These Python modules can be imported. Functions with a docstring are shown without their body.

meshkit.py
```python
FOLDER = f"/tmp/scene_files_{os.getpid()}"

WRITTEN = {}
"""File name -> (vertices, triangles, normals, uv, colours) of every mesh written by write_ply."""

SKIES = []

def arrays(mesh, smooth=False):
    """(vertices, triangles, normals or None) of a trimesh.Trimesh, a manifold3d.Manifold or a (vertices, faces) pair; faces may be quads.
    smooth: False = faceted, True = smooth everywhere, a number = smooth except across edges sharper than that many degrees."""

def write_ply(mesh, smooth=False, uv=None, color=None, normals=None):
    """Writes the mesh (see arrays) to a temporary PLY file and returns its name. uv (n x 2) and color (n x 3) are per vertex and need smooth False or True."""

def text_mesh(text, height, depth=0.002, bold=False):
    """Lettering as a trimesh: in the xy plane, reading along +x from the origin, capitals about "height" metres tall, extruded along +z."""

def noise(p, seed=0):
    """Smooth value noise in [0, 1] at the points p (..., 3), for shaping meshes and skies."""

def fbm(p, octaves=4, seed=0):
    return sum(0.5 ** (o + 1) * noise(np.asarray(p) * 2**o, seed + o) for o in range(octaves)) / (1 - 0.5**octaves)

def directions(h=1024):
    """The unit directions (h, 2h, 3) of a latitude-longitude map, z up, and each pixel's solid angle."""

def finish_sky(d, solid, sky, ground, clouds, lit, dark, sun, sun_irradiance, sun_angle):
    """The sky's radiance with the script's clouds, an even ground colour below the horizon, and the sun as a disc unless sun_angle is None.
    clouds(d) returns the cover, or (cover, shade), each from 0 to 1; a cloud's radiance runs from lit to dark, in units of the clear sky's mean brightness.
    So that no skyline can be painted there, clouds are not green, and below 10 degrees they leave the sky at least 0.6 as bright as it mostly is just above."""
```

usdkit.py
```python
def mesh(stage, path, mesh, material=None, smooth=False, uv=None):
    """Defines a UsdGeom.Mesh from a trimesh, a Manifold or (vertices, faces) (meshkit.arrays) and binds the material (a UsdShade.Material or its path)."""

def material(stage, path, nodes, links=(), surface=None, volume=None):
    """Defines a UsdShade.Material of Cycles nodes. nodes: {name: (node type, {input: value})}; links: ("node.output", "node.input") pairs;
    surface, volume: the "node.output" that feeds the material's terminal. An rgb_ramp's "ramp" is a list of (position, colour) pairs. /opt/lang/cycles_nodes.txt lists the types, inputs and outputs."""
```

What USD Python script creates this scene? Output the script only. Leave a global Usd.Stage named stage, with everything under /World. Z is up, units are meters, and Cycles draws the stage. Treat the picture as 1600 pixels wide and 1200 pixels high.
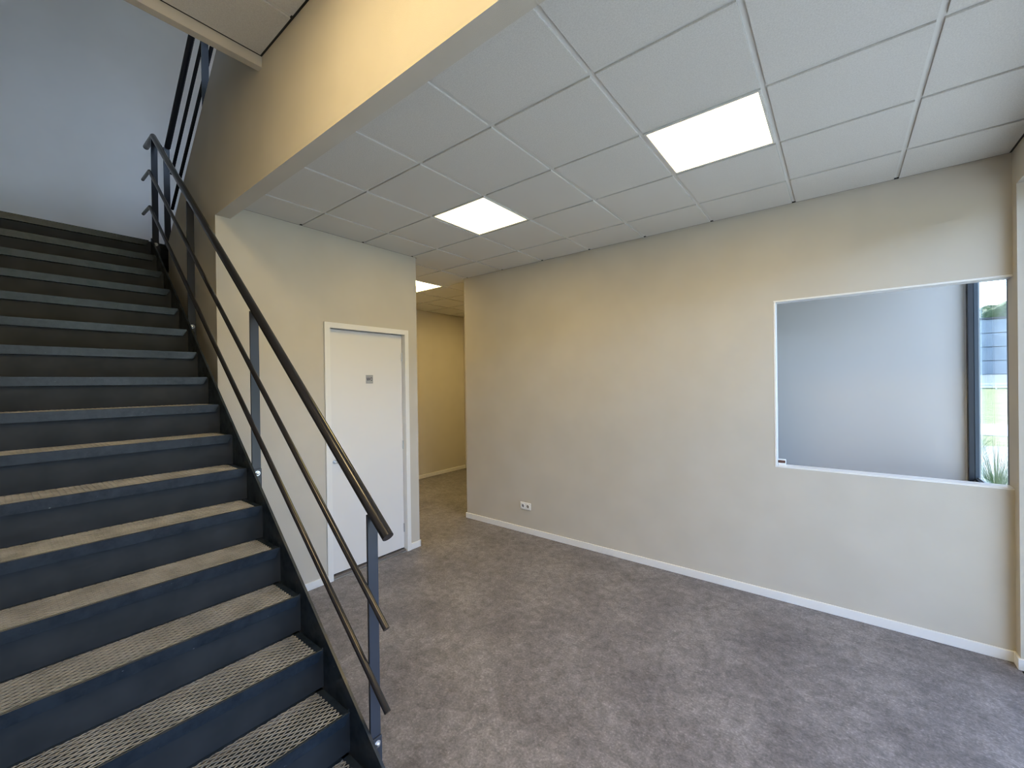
import math, random
import numpy as np, trimesh
from shapely.geometry import Polygon, box as sbox
from shapely.ops import unary_union
from pxr import Usd, UsdGeom, UsdLux, UsdShade, Gf, Sdf
import usdkit, meshkit

random.seed(7)
rng = np.random.default_rng(7)
stage = Usd.Stage.CreateInMemory()
UsdGeom.SetStageUpAxis(stage, 'Z')
UsdGeom.SetStageMetersPerUnit(stage, 1.0)
UsdGeom.Xform.Define(stage, '/World')
UsdGeom.Scope.Define(stage, '/World/Looks')

# ------------------------------------------------------------------ camera
CAM = (1.47810, -1.72639, 1.80967)
RIGHT, UP, FWD = ((0.78527485, 0.61899223, -0.01385750), (0.00846025, 0.01165192, 0.99989632), (-0.61908952, 0.78531067, -0.00391313))
EXPOSURE = 0.15
cam = UsdGeom.Camera.Define(stage, '/World/camera')
cam.AddTransformOp().Set(Gf.Matrix4d(*RIGHT, 0, *UP, 0, *[-c for c in FWD], 0, *CAM, 1))
cam.CreateHorizontalApertureAttr(36.0)
cam.CreateVerticalApertureAttr(27.0)
cam.CreateFocalLengthAttr(36.0 * 650.726 / 1600.0)
cam.CreateClippingRangeAttr(Gf.Vec2f(0.05, 2000.0))
cam.CreateExposureAttr(EXPOSURE)

# ------------------------------------------------------------------ sky (daylight; the sun stands behind the building)
SKY_STRENGTH = 0.67
usdkit.material(stage, '/World/Looks/sky', {
    'sky': ('sky_texture', {'sky_type': 'multiple_scattering', 'sun_disc': False, 'sun_elevation': math.radians(48), 'sun_rotation': math.radians(285), 'aerosol_density': 1.3}),
    'tc': ('texture_coordinate', {}),
    'map': ('mapping', {'scale': (1.0, 1.0, 2.6)}),
    'n': ('noise_texture', {'scale': 2.4, 'detail': 6.0, 'roughness': 0.6}),
    'r': ('rgb_ramp', {'ramp': [(0.44, (0, 0, 0)), (0.66, (1, 1, 1))]}),
    'mx': ('mix_color', {'b': (2.6, 2.65, 2.75), 'use_clamp': False}),
    'hsv': ('hsv', {'saturation': 0.62}),
    'wb': ('mix', {'mix_type': 'multiply', 'fac': 1.0, 'color2': (0.98, 0.985, 1.14)}),
    'bg': ('background_shader', {'strength': SKY_STRENGTH}),
}, [('tc.generated', 'map.vector'), ('map.vector', 'n.vector'), ('n.fac', 'r.fac'), ('r.color', 'mx.fac'), ('sky.color', 'hsv.color'), ('hsv.color', 'mx.a'), ('mx.result', 'wb.color1'), ('wb.color', 'bg.color')], surface='bg.background')
SUN = 2.6
dome = UsdLux.DomeLight.Define(stage, '/World/sky_light')
dome.CreateIntensityAttr(1.0)
UsdShade.MaterialBindingAPI.Apply(dome.GetPrim()).Bind(UsdShade.Material.Get(stage, '/World/Looks/sky'))
sun = UsdLux.DistantLight.Define(stage, '/World/sun')      # stands over the long side of the building, so it lights the ground outside only
sun.AddTransformOp().Set(Gf.Matrix4d().SetRotate(Gf.Rotation(Gf.Vec3d(0, 0, 1), Gf.Vec3d(-0.10, 0.62, 0.78))))
sun.CreateIntensityAttr(SUN); sun.CreateNormalizeAttr(True); sun.CreateAngleAttr(0.53); sun.CreateColorAttr(Gf.Vec3f(1.0, 0.96, 0.90))
LAMP = (17.5, 12.6, 4.9)          # radiance of the LED panels
LAMP_LOBBY = (26.5, 20.0, 10.0)

# ------------------------------------------------------------------ materials
def mat(name, nodes, links=(), surface='p.BSDF'):
    return usdkit.material(stage, '/World/Looks/' + name, nodes, links, surface=surface)

def plain(name, col, rough=0.5, metal=0.0, spec=0.5, coat=0.0):
    return mat(name, {'p': ('principled_bsdf', {'base_color': col, 'roughness': rough, 'metallic': metal, 'specular_ior_level': spec, 'coat_weight': coat})})

def noisy(name, c0, c1, scale, rough=0.6, bump=0.0, bscale=None, spec=0.4, detail=4.0, lo=0.35, hi=0.65):
    n = {'tc': ('geometry', {}),
         'n': ('noise_texture', {'scale': scale, 'detail': detail}),
         'r': ('rgb_ramp', {'ramp': [(lo, c0), (hi, c1)]}),
         'p': ('principled_bsdf', {'roughness': rough, 'specular_ior_level': spec})}
    l = [('tc.position', 'n.vector'), ('n.fac', 'r.fac'), ('r.color', 'p.base_color')]
    if bump:
        n['nb'] = ('noise_texture', {'scale': bscale or scale * 4, 'detail': 3.0})
        n['b'] = ('bump', {'strength': bump, 'distance': 0.002})
        l += [('tc.position', 'nb.vector'), ('nb.fac', 'b.height'), ('b.normal', 'p.normal')]
    return mat(name, n, l)

WALL = noisy('wall_paint', (0.505, 0.475, 0.415), (0.53, 0.50, 0.44), 3.0, 0.75, 0.25, 260.0, spec=0.3)
WALL_BACK = noisy('shaft_paint', (0.82, 0.775, 0.72), (0.88, 0.83, 0.775), 1.2, 0.8, 0.2, 200.0, spec=0.3)
WHITE = plain('white_paint', (0.74, 0.74, 0.73), 0.38)
DOORW = plain('door_white', (0.70, 0.695, 0.69), 0.35)
PLASTIC = plain('white_plastic', (0.82, 0.82, 0.80), 0.3)
BLACKP = plain('socket_hole', (0.03, 0.03, 0.03), 0.6)
TILE = noisy('ceiling_tile', (0.53, 0.52, 0.495), (0.62, 0.61, 0.58), 170.0, 0.9, 0.5, 420.0, spec=0.15, lo=0.3, hi=0.7)
TEE = plain('tee_white', (0.60, 0.595, 0.57), 0.5)
DARKTRIM = plain('shadow_gap', (0.02, 0.02, 0.02), 0.7)
SCREED = noisy('screed', (0.52, 0.52, 0.51), (0.58, 0.58, 0.57), 4.0, 0.9)
ALU = plain('anthracite_aluminium', (0.022, 0.027, 0.034), 0.35, 0.0)
ALU_IN = plain('grey_profile', (0.045, 0.065, 0.085), 0.4)
SEAL = plain('glazing_bead', (0.30, 0.34, 0.35), 0.4)
STEELB = plain('bright_steel', (0.72, 0.74, 0.76), 0.28, 1.0)
SIGN = plain('sign_grey', (0.33, 0.34, 0.36), 0.45)
INK = plain('sign_ink', (0.035, 0.04, 0.07), 0.5)
BROWN = plain('brown_wood', (0.10, 0.045, 0.03), 0.5)
THRESH = plain('threshold', (0.12, 0.11, 0.11), 0.45)

# vinyl floor: mottled grey-brown, with pale flecks
mat('vinyl_floor', {
    'g': ('geometry', {}),
    'n1': ('noise_texture', {'scale': 2.2, 'detail': 5.0, 'roughness': 0.62}),
    'n2': ('noise_texture', {'scale': 16.0, 'detail': 8.0, 'roughness': 0.72, 'distortion': 0.6}),
    'n3': ('noise_texture', {'scale': 75.0, 'detail': 5.0, 'roughness': 0.75}),
    'r1': ('rgb_ramp', {'ramp': [(0.3, (0.113, 0.106, 0.113)), (0.7, (0.222, 0.211, 0.220))]}),
    'r2': ('rgb_ramp', {'ramp': [(0.34, (0.66, 0.66, 0.66)), (0.66, (1.34, 1.33, 1.32))]}),
    'm1': ('mix', {'mix_type': 'multiply', 'fac': 1.0}),
    'r3': ('rgb_ramp', {'ramp': [(0.3, (0.60, 0.60, 0.60)), (0.58, (1.15, 1.15, 1.15)), (0.72, (2.2, 2.15, 2.1))]}),
    'm2': ('mix', {'mix_type': 'multiply', 'fac': 1.0}),
    'p': ('principled_bsdf', {'roughness': 0.50, 'specular_ior_level': 0.45}),
    'b': ('bump', {'strength': 0.12, 'distance': 0.001}),
}, [('g.position', 'n1.vector'), ('g.position', 'n2.vector'), ('g.position', 'n3.vector'), ('n1.fac', 'r1.fac'), ('n2.fac', 'r2.fac'), ('n3.fac', 'r3.fac'),
    ('r1.color', 'm1.color1'), ('r2.color', 'm1.color2'), ('m1.color', 'm2.color1'), ('r3.color', 'm2.color2'), ('m2.color', 'p.base_color'), ('n3.fac', 'b.height'), ('b.normal', 'p.normal')])
FLOOR = UsdShade.Material.Get(stage, '/World/Looks/vinyl_floor')

# dark blue-grey stair steel with pale scuffs
def steel(name, base, rough, scuff=0.0):
    return mat(name, {
        'g': ('geometry', {}),
        'n': ('noise_texture', {'scale': 7.0, 'detail': 6.0, 'roughness': 0.65}),
        'r': ('rgb_ramp', {'ramp': [(0.35, tuple(c * 0.82 for c in base)), (0.7, tuple(c * 1.2 for c in base))]}),
        'n2': ('noise_texture', {'scale': 55.0, 'detail': 2.0}),
        'r2': ('rgb_ramp', {'ramp': [(0.74, (0, 0, 0)), (0.80, (scuff, scuff, scuff))]}),
        'mx': ('mix', {'color2': (0.30, 0.31, 0.31)}),
        'rr': ('map_range', {'from_min': 0.3, 'from_max': 0.7, 'to_min': rough - 0.06, 'to_max': rough + 0.1}),
        'p': ('principled_bsdf', {'specular_ior_level': 0.5}),
    }, [('g.position', 'n.vector'), ('g.position', 'n2.vector'), ('n.fac', 'r.fac'), ('n2.fac', 'r2.fac'), ('r2.color', 'mx.fac'), ('r.color', 'mx.color1'), ('mx.color', 'p.base_color'), ('n.fac', 'rr.value'), ('rr.result', 'p.roughness')])
STEEL = steel('stair_steel', (0.012, 0.018, 0.026), 0.30, 0.5)
RISERM = noisy('riser_steel', (0.023, 0.027, 0.032), (0.032, 0.036, 0.042), 7.0, 0.5, spec=0.14)
RAILM = plain('rail_paint', (0.012, 0.0115, 0.013), 0.2, spec=0.45)
POSTM = plain('post_paint', (0.028, 0.032, 0.042), 0.30)
GRATM = noisy('grating_steel', (0.19, 0.183, 0.168), (0.28, 0.268, 0.245), 9.0, 0.6, spec=0.3)

def lamp_mat(name, rgb):
    m = max(rgb)
    return mat(name, {'e': ('emission', {'color': tuple(c / m for c in rgb), 'strength': m})}, surface='e.emission')
LED = lamp_mat('led_diffuser', LAMP)
LED2 = lamp_mat('led_diffuser_lobby', LAMP_LOBBY)

def pane_mat(name, tint):
    return mat(name, {'geo': ('geometry', {}), 'ior': ('mix_float', {'a': 1.5, 'b': 1 / 1.5}), 'f': ('fresnel', {}), 't': ('transparent_bsdf', {'color': tint}), 'g': ('glossy_bsdf', {'color': (1, 1, 1), 'roughness': 0.0}), 'm': ('mix_closure', {})},
               [('geo.backfacing', 'ior.fac'), ('ior.result', 'f.IOR'), ('f.fac', 'm.fac'), ('t.BSDF', 'm.closure1'), ('g.BSDF', 'm.closure2')], surface='m.closure')
PANE = pane_mat('pane', (0.90, 0.95, 0.94))

# ------------------------------------------------------------------ helpers
used = {}
def numbered(parent, name):
    k = parent + '/' + name
    n = used.get(k, 0); used[k] = n + 1
    return k if n == 0 else '%s_%03d' % (k, n)

def setd(prim, **kw):
    for k, v in kw.items():
        if v is not None: prim.SetCustomDataByKey(k, v)
    return prim

def path_of(parent):
    return '/World' if parent is None else str(parent.GetPath())

def obj(name, mesh, m, parent=None, smooth=False, **kw):
    if isinstance(mesh, list): mesh = trimesh.util.concatenate(mesh)
    g = usdkit.mesh(stage, numbered(path_of(parent), name), mesh, m, smooth=smooth)
    return setd(g.GetPrim(), **kw)

def thing(name, label=None, category=None, group=None, loc=(0, 0, 0), kind=None):
    x = UsdGeom.Xform.Define(stage, numbered('/World', name))
    x.AddTranslateOp().Set(Gf.Vec3d(*loc))
    return setd(x.GetPrim(), label=label, category=category, group=group, kind=kind)

def struct(name, mesh, m, label=None, category=None, smooth=False):
    return obj(name, mesh, m, None, smooth, kind='structure', label=label, category=category)

def B(x0, x1, y0, y1, z0, z1, c=0.0):
    lo, hi = np.array([x0, y0, z0], float), np.array([x1, y1, z1], float)
    if c <= 0:
        b = trimesh.creation.box(hi - lo); b.apply_translation((lo + hi) / 2); return b
    pts = []
    for sx in (0, 1):
        for sy in (0, 1):
            for sz in (0, 1):
                p = np.where(np.array([sx, sy, sz]) == 1, hi, lo); s = np.where(np.array([sx, sy, sz]) == 1, -c, c)
                for ax in range(3):
                    q = p + s; q[ax] = p[ax]; pts.append(q)
    return trimesh.convex.convex_hull(np.array(pts))

def ext(poly, a, b, axis):
    """Extrudes a polygon from a to b along an axis. Its plane: axis z -> (x,y), y -> (x,z), x -> (y,z)."""
    out = []
    for g in getattr(poly, 'geoms', [poly]):
        if g.area < 1e-7: continue
        m = trimesh.creation.extrude_polygon(g, b - a, engine='earcut')
        v = m.vertices.copy(); h = v[:, 2] + a
        if axis == 'z': m.vertices = np.c_[v[:, 0], v[:, 1], h]
        elif axis == 'y': m.vertices = np.c_[v[:, 0], h, v[:, 1]]; m.invert()
        else: m.vertices = np.c_[h, v[:, 0], v[:, 1]]
        out.append(m)
    return trimesh.util.concatenate(out)

def tube(pts, r, n=20):
    """A tube with mitred bends and flat ends."""
    pts = [np.array(p, float) for p in pts]
    d = [(b - a) / np.linalg.norm(b - a) for a, b in zip(pts, pts[1:])]
    rings = []
    up = np.array([0, 1.0, 0])
    for i, p in enumerate(pts):
        if i == 0: nrm, ax = d[0], d[0]
        elif i == len(pts) - 1: nrm, ax = d[-1], d[-1]
        else: nrm = d[i - 1] + d[i]; nrm /= np.linalg.norm(nrm); ax = d[i - 1]
        u = up - ax * (up @ ax); u /= np.linalg.norm(u); w = np.cross(ax, u)
        ring = []
        for k in range(n):
            t = 2 * math.pi * k / n
            q = r * (math.cos(t) * u + math.sin(t) * w)
            q = q - ax * ((q @ nrm) / (ax @ nrm))
            ring.append(p + q)
        rings.append(ring)
    v = np.array(rings).reshape(-1, 3); f = []
    for i in range(len(pts) - 1):
        for k in range(n):
            a, b = i * n + k, i * n + (k + 1) % n
            f += [[a, b, a + n], [b, b + n, a + n]]
    c0, c1 = len(v), len(v) + 1
    v = np.vstack([v, pts[0], pts[-1]]); e = (len(pts) - 1) * n
    for k in range(n):
        f += [[c0, (k + 1) % n, k], [c1, e + k, e + (k + 1) % n]]
    m = trimesh.Trimesh(v, f, process=False); m.fix_normals(); return m

# ------------------------------------------------------------------ dimensions (metres)
YN, YF = 3.385, 4.60
XB, XW, XE = -4.807, -2.218, 2.335          # back wall, toilet wall, facade (inner face)
YS0, YS1 = -0.63, -0.53                      # wall over the stair opening
YC, YR, XRL = 1.262, 2.284, -2.482           # corridor side of toilet block, right wall, its left end
YL = -2.07                                   # left wall of the stair
ZC, ZB = 3.205, 3.106                        # ceiling, underside of the beam
ZL, ZU = 3.855, 4.31                         # lobby ceiling, upper floor
ZR = 6.9

# ------------------------------------------------------------------ structure
struct('floor', ext(unary_union([sbox(XB - .2, YL - .2, XE + .2, 2.385), sbox(XB - .2, YL - .2, XE, YN + .1), sbox(XB - .2, YL, XRL + .1, YF + .2)]), -.2, 0, 'z'), FLOOR, 'mottled grey brown vinyl floor of the hall', 'floor')
struct('wall_back', B(XB - .2, XB, 0.7, YF, 0, ZR), WALL, 'plain beige wall at the far end of the corridor', 'wall')
struct('wall_stairwell', B(XB - .2, XB, YL, 0.7, 0, ZR), WALL_BACK, 'plain grey white wall at the top of the stairs', 'wall')
struct('wall_left', B(XB - .2, XE + .2, YL - .2, YL, 0, ZR), WALL)
struct('wall_far', B(XB, XRL + .1, YF, YF + .2, 0, ZR), WALL)
struct('wall_upper', [B(XRL + .1, XE, YN, YN + .1, ZU, ZR)], WALL)

# the wall beside the stairs: a pillar-less beam over the opening, rising as a sloped parapet along the upper flight
def edge_z(x): return 3.757 + 0.824 * (x + 2.8)
par = Polygon([(XW, 0), (XW, ZB), (XE, ZB), (XE, ZR), (-1.40, ZR), (-1.40, edge_z(-1.40)), (-3.50, edge_z(-3.50)), (-3.50, 0)])
struct('wall_stair', ext(par, YS0, YS1, 'y'), WALL, 'beige wall and beam between the stairs and the hall', 'wall')
# toilet block
DY0, DY1, DZ = 0.245, 1.095, 2.345
toil = Polygon([(YS1, 0), (DY0, 0), (DY0, DZ), (DY1, DZ), (DY1, 0), (YC, 0), (YC, ZC + .1), (YS1, ZC + .1)])
struct('wall_toilet_side', B(XB, XW - .12, YC - .1, YC, 0, ZU), WALL)
struct('wall_toilet_back', B(XW - 1.3, XW - 1.2, YS1, YC - .1, 0, 2.9), WALL)
struct('wall_toilet', ext(toil, XW - .12, XW, 'x'), WALL, 'beige wall with the white toilet door', 'wall')
# right wall with the glazed opening's hole
WX0, WX1, WZ0, WZ1 = 1.052, XE, 1.086, 2.446
wr = Polygon([(XRL, 0), (XE, 0), (XE, ZC + .1), (XRL, ZC + .1)], [[(WX0, WZ0), (WX1, WZ0), (WX1, WZ1), (WX0, WZ1)]])
struct('wall_corridor', B(XRL, XRL + .1, YR + .1, YF, 0, ZR), WALL)
struct('wall_right', ext(wr, YR, YR + .1, 'y'), WALL, 'long beige wall with the square opening', 'wall')
struct('wall_side_room', B(XRL + .1, XE + .002, YN, YN + .1, 0, ZU), plain('side_room_paint', (0.60, 0.575, 0.54), 0.7), 'pale wall of the side room behind the square opening', 'wall')
# facade
FO = [(-1.95, 2.2, 0.0, 2.985), (2.42, 3.33, 0.945, 3.02), (-1.95, 2.2, 4.42, 6.75)]     # y0, y1, z0, z1 of its openings
fac = Polygon([(YL - .2, -.2), (2.385, -.2), (2.385, ZR), (YL - .2, ZR)]).difference(unary_union([sbox(a, c, b, d) for a, b, c, d in FO]))
struct('wall_facade', ext(fac, XE, XE + .2, 'x'), WALL, 'outer wall with the glass front at the right edge', 'wall')
struct('roof', B(XB - .2, XE + .2, YL - .2, YF + .2 - 1.0, ZR, ZR + .2), WHITE, 'flat roof above the upper floor', 'roof')
# upper floor slab (left open over the stairs) and the bulkhead at its edge
slab = unary_union([sbox(-1.335, YL, XE, YN), sbox(-2.30, YS1, XE, YN), sbox(XB, YC, XE, YN), sbox(XB, YC, XRL + .1, YF)])
slab = slab.difference(sbox(-1.40, YS0 - .001, XE, YS1 + .001))
struct('floor_001', ext(slab, ZL + .12, ZU, 'z'), SCREED, 'upper floor slab above the hall', 'floor')
struct('trim_1', B(-1.385, -1.336, YL, YS0, 3.792, ZU), WALL, 'beige bulkhead at the edge of the lobby ceiling', 'trim')

# window lining of the square opening (window_1)
w1 = thing('window_1', 'white lined square opening in the long wall', 'window', kind='structure')
t = .014; a, b = YR - .002, YR + .1
obj('sill', B(WX0, WX1, a, b, WZ0, WZ0 + t, .002), WHITE, w1)
obj('lining', B(WX0, WX0 + t, a, b, WZ0 + t, WZ1 - t, .002), WHITE, w1)
obj('lining', B(WX0, WX1, a, b, WZ1 - t, WZ1, .002), WHITE, w1)

# facade windows
def facade_window(name, label, y0, y1, z0, z1, posts, bars, x=XE + .02, d=.07, fw=.06):
    w = thing(name, label, 'window', kind='structure')
    obj('frame', [B(x, x + d, y0, y0 + fw, z0, z1, .004), B(x, x + d, y1 - fw, y1, z0, z1, .004), B(x, x + d, y0 + fw, y1 - fw, z0, z0 + fw, .004), B(x, x + d, y0 + fw, y1 - fw, z1 - fw, z1, .004)], ALU, w)
    ys = [y0 + fw] + [q for p in posts for q in (p - fw / 2, p + fw / 2)] + [y1 - fw]
    for p in posts: obj('post', B(x, x + d, p - fw / 2, p + fw / 2, z0 + fw, z1 - fw, .004), ALU, w)
    zs = [z0 + fw] + [q for p in bars for q in (p - fw / 2, p + fw / 2)] + [z1 - fw]
    for i in range(0, len(ys), 2):
        for p in bars: obj('crossbar', B(x, x + d, ys[i], ys[i + 1], p - fw / 2, p + fw / 2, .004), ALU, w)
        for k in range(0, len(zs), 2):
            obj('pane', B(x + d * .5, x + d * .5 + .006, ys[i], ys[i + 1], zs[k], zs[k + 1]), PANE, w)
    return w
facade_window('window_2', 'full height glass front at the right edge of the hall', -1.95, 2.2, 0.0, 2.985, [-0.55, 0.85], [], x=XE + .10)
facade_window('window_4', 'glass front of the upper floor', -1.95, 2.2, 4.42, 6.75, [-0.55, 0.85], [], x=XE + .10)
w3 = thing('window_3', 'dark framed outer window seen at the right of the square opening', 'window', kind='structure')
y0, y1, z0, z1 = FO[1]
obj('frame', [B(2.312, 2.346, 3.332, YN, z0 - .08, z1 + .08, .002), B(XE, XE + .04, 2.386, 3.332, z0 - .08, z0, .002), B(XE, XE + .04, 2.386, 2.42, z0, z1, .002), B(XE, XE + .04, 2.42, 3.332, z1, z1 + .08, .002)], ALU, w3)
obj('sash', [B(2.346, 2.372, 3.330, YN, z0, z1, .002), B(XE + .012, 2.372, 2.42, 3.33, z0, z0 + .018), B(XE + .012, 2.372, 2.42, 3.33, z1 - .018, z1), B(XE + .012, 2.372, 2.42, 2.438, z0 + .018, z1 - .018)], ALU_IN, w3, label='grey inner sash profile')
obj('glazing_bead', [B(2.372, 2.380, 3.332, YN, z0, z1), B(2.362, 2.372, 2.438, 3.33, z0 + .018, z0 + .026)], SEAL, w3, label='pale glazing bead')
obj('cover_strip', B(2.300, 2.311, YN - .006, YN, 0, 3.1), WHITE, w3, label='white cover strip beside the dark frame')
obj('pane', B(2.380, 2.386, 2.42, YN, z0, z1), PANE, w3)
obj('spandrel', [B(XE + .003, XE + .05, 2.386, YN + .1, 0, z0 - .08), B(XE + .003, XE + .05, 2.386, YN + .1, z1 + .08, ZR)], ALU, w3)

# baseboards
H, T = .070, .014
def base(name, x0, x1, y0, y1): return struct(name, B(x0, x1, y0, y1, 0, H, .003), WHITE)
base('baseboard_right', XRL - .001, XE, YR - T, YR)
base('baseboard_right_end', XRL - T, XRL, YR - T, YF)
base('baseboard_toilet', XW, XW + T, YS0, DY0 - .047)
base('baseboard_toilet_corner', XW, XW + T, DY1 + .042, YC + T)
base('baseboard_corridor', XB, XW + T, YC, YC + T)
base('baseboard_back', XB, XB + T, YC + T, YF)
base('baseboard_stair', -3.5, XW, YS0 - T, YS0)
base('baseboard_facade', XE - T, XE + .1, 2.2 - T, YR - T)

# ------------------------------------------------------------------ toilet door (door_1)
d1 = thing('door_1', 'white toilet door in a white frame with a small grey sign', 'door', kind='structure', loc=(XW, 0, 0))
FWD_ = .046
fo = sbox(DY0 - FWD_, 0, DY1 + FWD_ - .004, DZ + FWD_ - .003).difference(sbox(DY0 + .006, -1, DY1 - .006, DZ - .006))
obj('frame', [ext(fo, 0.0, .014, 'x'), B(-.12, 0, DY0 - .001, DY0 + .006, 0, DZ), B(-.12, 0, DY1 - .006, DY1 + .001, 0, DZ), B(-.12, 0, DY0, DY1, DZ - .006, DZ + .001)], WHITE, d1)
obj('stop', [B(-.12, -.082, DY0 + .006, DY0 + .02, 0, DZ - .006), B(-.12, -.082, DY1 - .02, DY1 - .006, 0, DZ - .006), B(-.12, -.082, DY0 + .02, DY1 - .02, DZ - .02, DZ - .006)], WHITE, d1)
leaf = obj('leaf', B(-.082, -.042, DY0 + .009, DY1 - .009, .034, DZ - .012, .002), DOORW, d1)
obj('threshold', [B(-.12, -.012, DY0 + .006, DY1 - .006, 0, .022, .004)], THRESH, d1, label='dark grey threshold')
obj('threshold_strip', B(-.012, .006, DY0 + .006, DY1 - .006, 0, .006, .0015), STEELB, d1, label='bright metal strip')
hz, hy = 1.085, DY0 + .062
esc = trimesh.creation.cylinder(.020, .008, sections=28); esc.apply_transform(trimesh.transformations.rotation_matrix(math.pi / 2, [0, 1, 0])); esc.apply_translation((-.038, hy, hz))
hd = obj('door_handle', esc, STEELB, d1, smooth=30, label='brushed steel lever handle')
c1 = trimesh.creation.cylinder(.009, .046, sections=18); c1.apply_transform(trimesh.transformations.rotation_matrix(math.pi / 2, [0, 1, 0])); c1.apply_translation((-.013, hy, hz))
c2 = trimesh.creation.cylinder(.009, .125, sections=18); c2.apply_transform(trimesh.transformations.rotation_matrix(math.pi / 2, [1, 0, 0])); c2.apply_translation((.010, hy + .053, hz))
obj('lever', [c1, c2], STEELB, hd, smooth=30)
for hz2 in (.25, 1.15, 2.1):
    c = trimesh.creation.cylinder(.007, .09, sections=14); c.apply_translation((-.038, DY1 - .010, hz2)); obj('hinge', c, STEELB, d1, smooth=30)
sg = obj('sign', B(-.042, -.039, .648, .728, 1.818, 1.903, .0008), SIGN, d1, label='small square grey sign reading WC')
tx = meshkit.text_mesh('WC', .040, .0008, True)
tv = tx.vertices.copy(); wdt = tv[:, 0].max() - tv[:, 0].min(); tv[:, 0] -= tv[:, 0].min(); sc = .066 / wdt
tx.vertices = np.c_[-.0392 + tv[:, 2], .655 + tv[:, 0] * sc, 1.848 + tv[:, 1] * sc]
obj('lettering', tx, INK, sg, label='dark letters WC')

# ------------------------------------------------------------------ ceilings
def grid_ceiling(name, region, z, lights, label, x_off=0.0, y_off=0.0, tee_mat=TEE):
    c = thing(name, label, 'ceiling', kind='structure')
    x0, y0, x1, y1 = region.bounds
    inner = region.buffer(-.013, join_style=2)
    i0, i1 = math.floor((x0 - x_off) / .6), math.ceil((x1 - x_off) / .6)
    j0, j1 = math.floor((y0 - y_off) / .6), math.ceil((y1 - y_off) / .6)
    for i in range(i0, i1):
        for j in range(j0, j1):
            if (i, j) in lights: continue
            g = .0125
            cell = sbox(x_off + i * .6 + g, y_off + j * .6 + g, x_off + (i + 1) * .6 - g, y_off + (j + 1) * .6 - g).intersection(inner)
            if cell.is_empty or cell.area < .004: continue
            if cell.geom_type != 'Polygon': cell = max(cell.geoms, key=lambda q: q.area)
            inn = cell.buffer(-.0015, join_style=2)
            obj('tile', [ext(cell, z + .0012, z + .020, 'z'), ext(inn, z, z + .0012, 'z')], TILE, c)
    tees = []
    for i in range(i0 + 1, i1):
        s = sbox(x_off + i * .6 - .012, y0, x_off + i * .6 + .012, y1).intersection(region)
        if not s.is_empty: obj('main_runner', ext(s, z + .009, z + .011, 'z'), tee_mat, c)
    for j in range(j0 + 1, j1):
        s = sbox(x0, y_off + j * .6 - .012, x1, y_off + j * .6 + .012).intersection(region)
        if not s.is_empty: obj('cross_tee', ext(s, z + .0094, z + .0114, 'z'), tee_mat, c)
    obj('edge_trim', ext(region.difference(region.buffer(-.016, join_style=2)), z + .004, z + .012, 'z'), DARKTRIM, c, label='dark shadow gap around the ceiling edge')
    obj('backing', ext(region, z + .05, z + .06, 'z'), SCREED, c)
    return c

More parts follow.
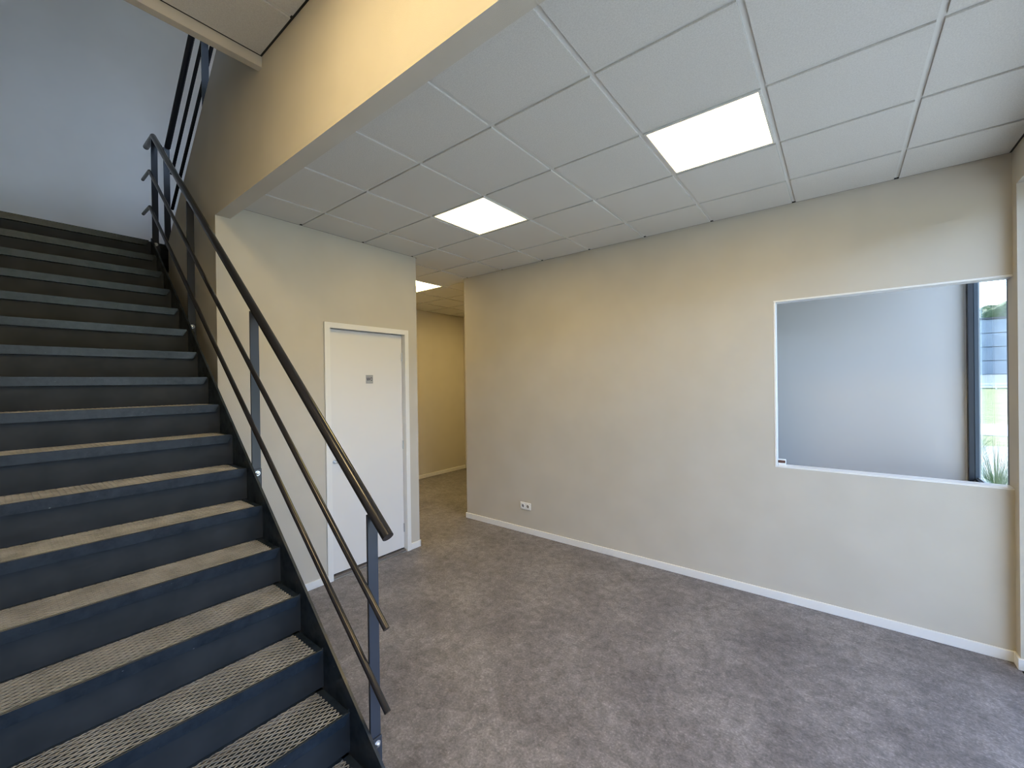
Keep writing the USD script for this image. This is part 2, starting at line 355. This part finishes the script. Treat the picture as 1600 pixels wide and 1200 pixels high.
main = unary_union([sbox(XW, YS1, XE, YR), sbox(XB, YC, XW + .1, YR), sbox(XB, YR - .1, XRL, YF)])
LIGHTS = [(-2, 1), (1, 1), (-6, 3), (-8, 2), (-6, 6)]
grid_ceiling('ceiling', main, ZC, set(LIGHTS), 'white suspended ceiling of square tiles over the hall')
lobby = sbox(-1.335, YL, XE, YS0)
LOBBY_LIGHTS = [(0, 0), (2, 0)]
LX, LY = -.30, -1.83
grid_ceiling('ceiling_001', lobby, ZL, set(LOBBY_LIGHTS), 'pale tiled ceiling above the foot of the stairs', LX, LY)
struct('ceiling_002', B(XRL + .1, XE, YR + .1, YN, ZC, ZC + .03), WHITE, 'plain ceiling of the side room', 'ceiling')

def panel(x, y, z, m, label, group=None):
    p = thing('ceiling_light', label, 'ceiling light', group, (x, y, z))
    o, i = sbox(-.288, -.288, .288, .288), sbox(-.276, -.276, .276, .276)
    obj('frame', ext(o.difference(i), -.001, .03, 'z'), TEE, p)
    obj('diffuser', B(-.276, .276, -.276, .276, .006, .012), m, p, label='glowing diffuser')
labels = ['square glowing ceiling panel in front of the toilet wall, left of the larger one', 'square glowing ceiling panel nearest the camera, over the long wall', 'square glowing ceiling panel over the corridor, half hidden by the toilet wall', 'square ceiling panel around the corner at the end of the corridor', 'square ceiling panel in the corridor behind the long wall']
for (i, j), l in zip(LIGHTS, labels):
    panel((i + .5) * .6, (j + .5) * .6, ZC, LED, l)
for (i, j), l in zip(LOBBY_LIGHTS, ['warm ceiling panel above the foot of the stairs', 'warm ceiling panel above the entrance']):
    panel(LX + (i + .5) * .6, LY + (j + .5) * .6, ZL, LED2, l)

# ------------------------------------------------------------------ staircase
RISE, GO, X0N = .18765, .2258, -.2193 + .2258      # rise, going, nosing of the first tread
SY0, SY1 = -1.945, -.750                            # tread ends
st = thing('staircase', 'dark blue-grey steel staircase with expanded metal treads', 'staircase', loc=(0, 0, 0))
def top_z(x): return .239 - .826 * x
XT = -3.60
spoly = Polygon([(.075, 0), (.075, top_z(.075)), (XT, top_z(XT)), (XT, top_z(XT) - .30), (-.07, 0)])
obj('stringer', ext(spoly, -.738, -.726, 'y'), STEEL, st)
obj('stringer', ext(spoly, -1.969, -1.957, 'y'), STEEL, st)

def grating(x0, x1, y0, y1, z):
    """Expanded metal: zigzag strands along y that touch their neighbours at the knuckles."""
    lw, sw = .040, .024
    n = int((y1 - y0) / (lw / 2)); ys = y0 + np.arange(n + 1) * (y1 - y0) / n
    rows = int((x1 - x0) / (sw / 2)); step = (x1 - x0) / rows
    V, F, k = [], [], 0
    w, th, tilt = .0048, .0026, math.radians(-22)
    ca, sa = math.cos(tilt), math.sin(tilt)
    sec = np.array([(-w / 2, -th / 2), (w / 2, -th / 2), (w / 2, th / 2), (-w / 2, th / 2)]) @ np.array([[ca, sa], [-sa, ca]])
    for r in range(rows):
        xc = x0 + (r + .5) * step
        for q in range(n + 1):
            s = 1 if (q + r) % 2 else -1
            cx = xc + s * step * .46
            zz = z - .0018 + s * .0016
            V += [(cx + a, ys[q], zz + b) for a, b in sec]
        for q in range(n):
            a = k + 4 * q
            for e in range(4):
                e2 = (e + 1) % 4
                F += [(a + e, a + e2, a + 4 + e2), (a + e, a + 4 + e2, a + 4 + e)]
        k += 4 * (n + 1)
    return trimesh.Trimesh(np.array(V), np.array(F), process=False)

for i in range(17):
    xn, z = X0N - GO * i, RISE * (i + 1)
    last = i == 16
    # front plate with its slanted ends, top lip and turned-in bottom
    fp = Polygon([(SY0 + .02, z - .05), (SY1 - .022, z - .05), (SY1, z - .002), (SY1 - .002, z), (SY0 + .002, z), (SY0, z - .002)])
    fpl = ext(fp, xn - .004, xn, 'x'); fv = fpl.vertices.copy(); fv[:, 0] -= (z - fv[:, 2]) * .14; fpl.vertices = fv
    parts = [fpl, B(xn - .014, xn - .003, SY0 + .002, SY1 - .002, z - .004, z + .0010, .0018), B(xn - .026, xn - .0085, SY0 + .022, SY1 - .024, z - .05, z - .046)]
    if not last:
        xb = xn - GO - .024
        for ya, yb in ((SY1 - .032, SY1), (SY0, SY0 + .032)):
            parts.append(B(xb, xn - .014, ya, yb, z - .005, z - .001, .0008))
        for ya, yb in ((SY1 - .004, SY1), (SY0, SY0 + .004)):
            parts.append(B(xb, xn - .03, ya, yb, z - .045, z - .005))
        parts.append(B(xb, xb + .014, SY0, SY1, z - .005, z - .001))
        parts.append(B(xb, xn - .027, SY0 + .004, SY1 - .004, z - .042, z - .040))      # pan under the mesh
        td = obj('tread', parts, STEEL, st)
        obj('grating', grating(xb + .012, xn - .012, SY0 + .03, SY1 - .03, z - .0005), GRATM, td, label='brownish grey expanded metal mesh')
    else:
        obj('landing_edge', parts, STEEL, st)
    # riser plate behind and below this nosing
    obj('riser', B(xn - .030, xn - .026, SY0 - .006, SY1 + .012, z - RISE + (-.004 if i else .004), z - .006), RISERM, st)
XLD = X0N - GO * 16
ld = thing('stair_landing', 'dark steel landing at the top of the stairs', 'landing')
obj('deck', B(XB + .005, XLD - .034, YL + .005, 0.55, 3.19 - .012, 3.19, .001), STEEL, ld)
obj('edge_beam', [B(XLD - .10, XLD - .05, YL + .005, -1.98, 3.0, 3.178), B(XLD - .10, XLD - .045, -1.95, -.66, 3.05, 3.178)], STEEL, ld)

# ------------------------------------------------------------------ railing of the first flight
rl = thing('stair_railing', 'dark railing along the open side of the lower stairs', 'railing')
HY, HI, HS = -.704, 1.190, -.828
def hz_(x): return HI + HS * x
XBEND = -3.62
obj('handrail', tube([(.012, HY, hz_(.012)), (XBEND, HY, hz_(XBEND)), (XBEND - .28, HY, hz_(XBEND))], .0242, 26), RAILM, rl, smooth=40)
RY, RR = -.7405, .0135
for ic in (.867, .532):
    f = lambda x: ic - .826 * x
    xe = .045
    obj('rail', tube([(xe, RY, f(xe)), (XBEND + .02, RY, f(XBEND + .02)), (XBEND - .24, RY, f(XBEND + .02))], RR, 18), RAILM, rl, smooth=40)
def bolt(x, y, z):
    c = trimesh.creation.cylinder(.0115, .008, sections=6); w = trimesh.creation.cylinder(.016, .003, sections=24); w.apply_translation((0, 0, -.0035))
    s = trimesh.creation.icosphere(2, .010); s.apply_scale((1, 1, .55)); s.apply_translation((0, 0, .004))
    m = trimesh.util.concatenate([w, c, s]); m.apply_transform(trimesh.transformations.rotation_matrix(math.pi / 2, [0, 1, 0])); m.apply_translation((x, y, z)); return m
PY0, PY1 = -.7255, -.678
for x in (-.100, -1.320, -2.540, -3.600):
    zb = top_z(x) - .20
    zt = hz_(x) - .018 if x > -3.5 else hz_(XBEND) - .016
    pp = Polygon([(x - .012, zb), (x, zb), (x, zt - (.010 if x > -3.5 else 0)), (x - .012, zt)])
    po = obj('post', ext(pp, PY0, PY1, 'y'), POSTM, rl)
    obj('bracket', B(x, x + .010, PY0, PY1, zb - .04, top_z(x) - .025, .0015), POSTM, po)
    obj('bolt', bolt(x + .0125, (PY0 + PY1) / 2, top_z(x) - .052), STEELB, po, smooth=35, label='bright steel bolt')
    for ic in (.867, .532):
        zz = ic - .826 * x
        obj('weld_tab', B(x - .011, x - .001, RY + .004, PY0 + .001, zz - .008, zz + .008), POSTM, po)

# railing of the upper flight, standing on the sloped parapet
r2 = thing('stair_railing', 'dark railing of the upper flight, on the sloped wall at the top left', 'railing')
xs0, xs1 = -3.66, -1.60
def up_rail(ic, y, r, n, name, x0=xs0):
    f = lambda x: ic + .826 * x
    obj(name, tube([(x0, y, f(x0)), (xs1, y, f(xs1))], r, n), RAILM, r2, smooth=40)
up_rail(7.169, -.590, .0242, 26, 'handrail')
up_rail(6.921, -.560, .0135, 18, 'rail'); up_rail(6.579, -.560, .0135, 18, 'rail')
for x in (-3.655, -2.495, -1.70):
    zb = 3.19 if x < -3.5 else edge_z(x) - .008
    zt = 7.169 + .826 * x - .020
    zc = zb + (.012 * .826 if x > -3.5 else 0)
    pp = Polygon([(x - .012, zb), (x, zb if x < -3.5 else edge_z(x) + .002), (x, zt + .008), (x - .012, zt)])
    obj('post', ext(pp, -.622, -.574, 'y'), POSTM, r2)

# ------------------------------------------------------------------ small things
so = thing('wall_socket', 'white double power socket low on the long wall', 'socket', loc=(-1.497, YR, .325))
obj('plate', B(-.077, .077, -.010, 0, -.043, .043, .004), PLASTIC, so)
for s in (-1, 1):
    ring = trimesh.creation.annulus(.0195, .027, .006, sections=32); ring.apply_transform(trimesh.transformations.rotation_matrix(math.pi / 2, [1, 0, 0])); ring.apply_translation((s * .036, -.0125, 0))
    g = obj('outlet', ring, PLASTIC, so, smooth=30)
    d = trimesh.creation.cylinder(.0195, .002, sections=32); d.apply_transform(trimesh.transformations.rotation_matrix(math.pi / 2, [1, 0, 0])); d.apply_translation((s * .036, -.0108, 0))
    obj('recess', d, plain('socket_recess_%d' % (s + 1), (.30, .29, .28), .5), g)
    hs = []
    for q in (-1, 1):
        h = trimesh.creation.cylinder(.0028, .002, sections=14); h.apply_transform(trimesh.transformations.rotation_matrix(math.pi / 2, [1, 0, 0])); h.apply_translation((s * .036 + q * .0095, -.0122, 0)); hs.append(h)
    obj('pin_hole', hs, BLACKP, g)
sb = thing('sensor_box', 'small white box with a brown band in the lower left corner of the opening', 'box', loc=(WX0 + t + .001, YR + .062, WZ0 + t))
obj('body', B(0, .055, -.02, .02, 0, .046, .003), PLASTIC, sb)
obj('band', B(.003, .052, -.0225, -.019, .018, .039, .001), BROWN, sb, label='brown band')

# ------------------------------------------------------------------ outside
GRASS = noisy('lawn', (0.20, 0.24, 0.10), (0.36, 0.38, 0.20), 1.5, 0.9, detail=8.0)
GRAVEL = noisy('gravel', (0.36, 0.35, 0.33), (0.62, 0.61, 0.58), 14.0, 0.9, detail=8.0)
PATHM = noisy('paving', (0.50, 0.50, 0.48), (0.60, 0.60, 0.58), 2.0, 0.9)
struct('lawn', B(-220, 320, -200, 380, -.6, -.17), GRASS, 'lawn outside the window', 'lawn')
struct('gravel_strip', B(XE + .06, 12, -14, 15.5, -.4, -.14), GRAVEL, 'pale gravel beside the building', 'gravel')
struct('paved_path', B(-40, 90, 18.8, 23.5, -.4, -.15), PATHM, 'paved path across the lawn', 'path')
LEAF = mat('leaf', {'g': ('geometry', {}), 'n': ('noise_texture', {'scale': 0.9, 'detail': 6.0}), 'r': ('rgb_ramp', {'ramp': [(0.3, (0.03, 0.065, 0.02)), (0.7, (0.10, 0.17, 0.05))]}),
                    'p': ('principled_bsdf', {'roughness': 0.6}), 't': ('translucent_bsdf', {}), 'm': ('mix_closure', {'fac': 0.25})},
           [('g.position', 'n.vector'), ('n.fac', 'r.fac'), ('r.color', 'p.base_color'), ('r.color', 't.color'), ('p.BSDF', 'm.closure1'), ('t.BSDF', 'm.closure2')], surface='m.closure')
CLAD = noisy('cladding', (0.16, 0.21, 0.27), (0.20, 0.25, 0.31), 0.4, 0.6)
wb = thing('warehouse', 'grey blue industrial building far beyond the lawn', 'building', loc=(20, 100, -.2))
obj('base_wall', B(-55, 70, 0, 30, 0, 2.2), plain('pale_plinth', (.55, .56, .57), .8), wb, label='pale base wall')
for k in range(4):
    obj('cladding_panel', B(-55, 70, -.15, 0.2, 2.25 + k * 2.25, 2.25 + (k + 1) * 2.25 - .1, .02), CLAD, wb)
obj('wall', B(-55, 70, .2, 30, 2.2, 11.2), CLAD, wb)
obj('roof_edge', B(-55.3, 70.3, -.3, 30, 11.2, 11.5), ALU, wb)
ob = thing('factory_hall', 'dark grey blue factory hall across the lawn from the glass front', 'building', loc=(38, 0, -.2))
obj('wall', B(.2, 30, -70, 60, 0, 8.6), plain('dark_cladding', (.045, .055, .075), .6), ob)
for k in range(26):
    obj('cladding_panel', B(0, .25, -69.8 + 5 * k, -65 + 5 * k, .3, 8.4, .02), plain('dark_cladding_%d' % (k % 2), (.045, .055, .075) if k % 2 else (.05, .06, .08), .55), ob)
hg = thing('hedge', 'clipped green hedge along the lawn opposite the glass front', 'hedge', loc=(27, 0, -.2))
hm = trimesh.creation.box((1.2, 90, 1.7)).subdivide_to_size(.9); hm.apply_translation((0, -4, .85))
hm.vertices += (np.stack([meshkit.fbm(hm.vertices * 1.7 + o, 3) for o in (0, 9, 21)], -1) - .5) * .45
obj('foliage', hm, LEAF, hg)
fn = thing('white_fence', 'low white fence in front of the far grey building', 'fence', loc=(20, 88, -.2))
for k in range(60):
    obj('post', B(-45 + k * 2 - .06, -45 + k * 2 + .06, -.06, .06, 0, 1.0), WHITE, fn)
obj('fence_rail', B(-45, 73, -.04, .04, .75, .95), WHITE, fn); obj('fence_rail', B(-45, 73, -.04, .04, .3, .5), WHITE, fn)
BARK = plain('bark', (.08, .06, .045), .9)
def tree(x, y, h, label, seed):
    r = np.random.default_rng(seed)
    tr = thing('tree', label, 'tree', 'trees behind the far building', (x, y, -.2))
    ms = []
    for k in range(9):
        s = trimesh.creation.icosphere(3, 1.0)
        d = meshkit.fbm(s.vertices * 2.3 + seed * 7 + k * 3, 4) - .5
        s.vertices *= (1 + 1.1 * d)[:, None]
        s.apply_scale(h * (.16 + .10 * r.random()))
        a = r.random() * 6.28; rr = h * .24 * math.sqrt(r.random())
        s.apply_translation((rr * math.cos(a), rr * math.sin(a), h * (.38 + .46 * r.random()))); ms.append(s)
    obj('crown', ms, LEAF, tr)
    obj('trunk', tube([(0, 0, 0), (.001, 0, h * .5)], h * .025, 10), BARK, tr)
for k in range(5):
    tree(-6 + k * 19 + 2 * rng.random(), 150 + 4 * rng.random(), 18 + 3 * rng.random(), 'leafy tree behind the far grey building', 20 + k)
def grass_plant(x, y, h, seed, label):
    r = np.random.default_rng(seed); V, F = [], []
    for k in range(170):
        a, lean, ln = r.random() * 6.28, .15 + .75 * r.random(), h * (.55 + .45 * r.random())
        u = np.array([math.cos(a), math.sin(a), 0]); side = np.array([-u[1], u[0], 0]) * .006
        b = len(V); p0 = u * .06 * r.random()
        for q in range(5):
            s = q / 4; p = p0 + u * lean * ln * s * s * .8 + np.array([0, 0, ln * (s - .28 * lean * s * s)])
            V += [p - side * (1 - s * .9), p + side * (1 - s * .9)]
        for q in range(4):
            i = b + 2 * q; F += [[i, i + 1, i + 3], [i, i + 3, i + 2]]
    pl = thing('ornamental_grass', label, 'plant', 'ornamental grasses along the facade', (x, y, -.14))
    obj('blades', trimesh.Trimesh(np.array(V), np.array(F), process=False), LEAF, pl)
for k in range(5):
    grass_plant(XE + .78 + .1 * (k % 2), 5.9 + 1.3 * k, 1.15 + .1 * (k % 3), 60 + k, 'green ornamental grass outside against the facade')
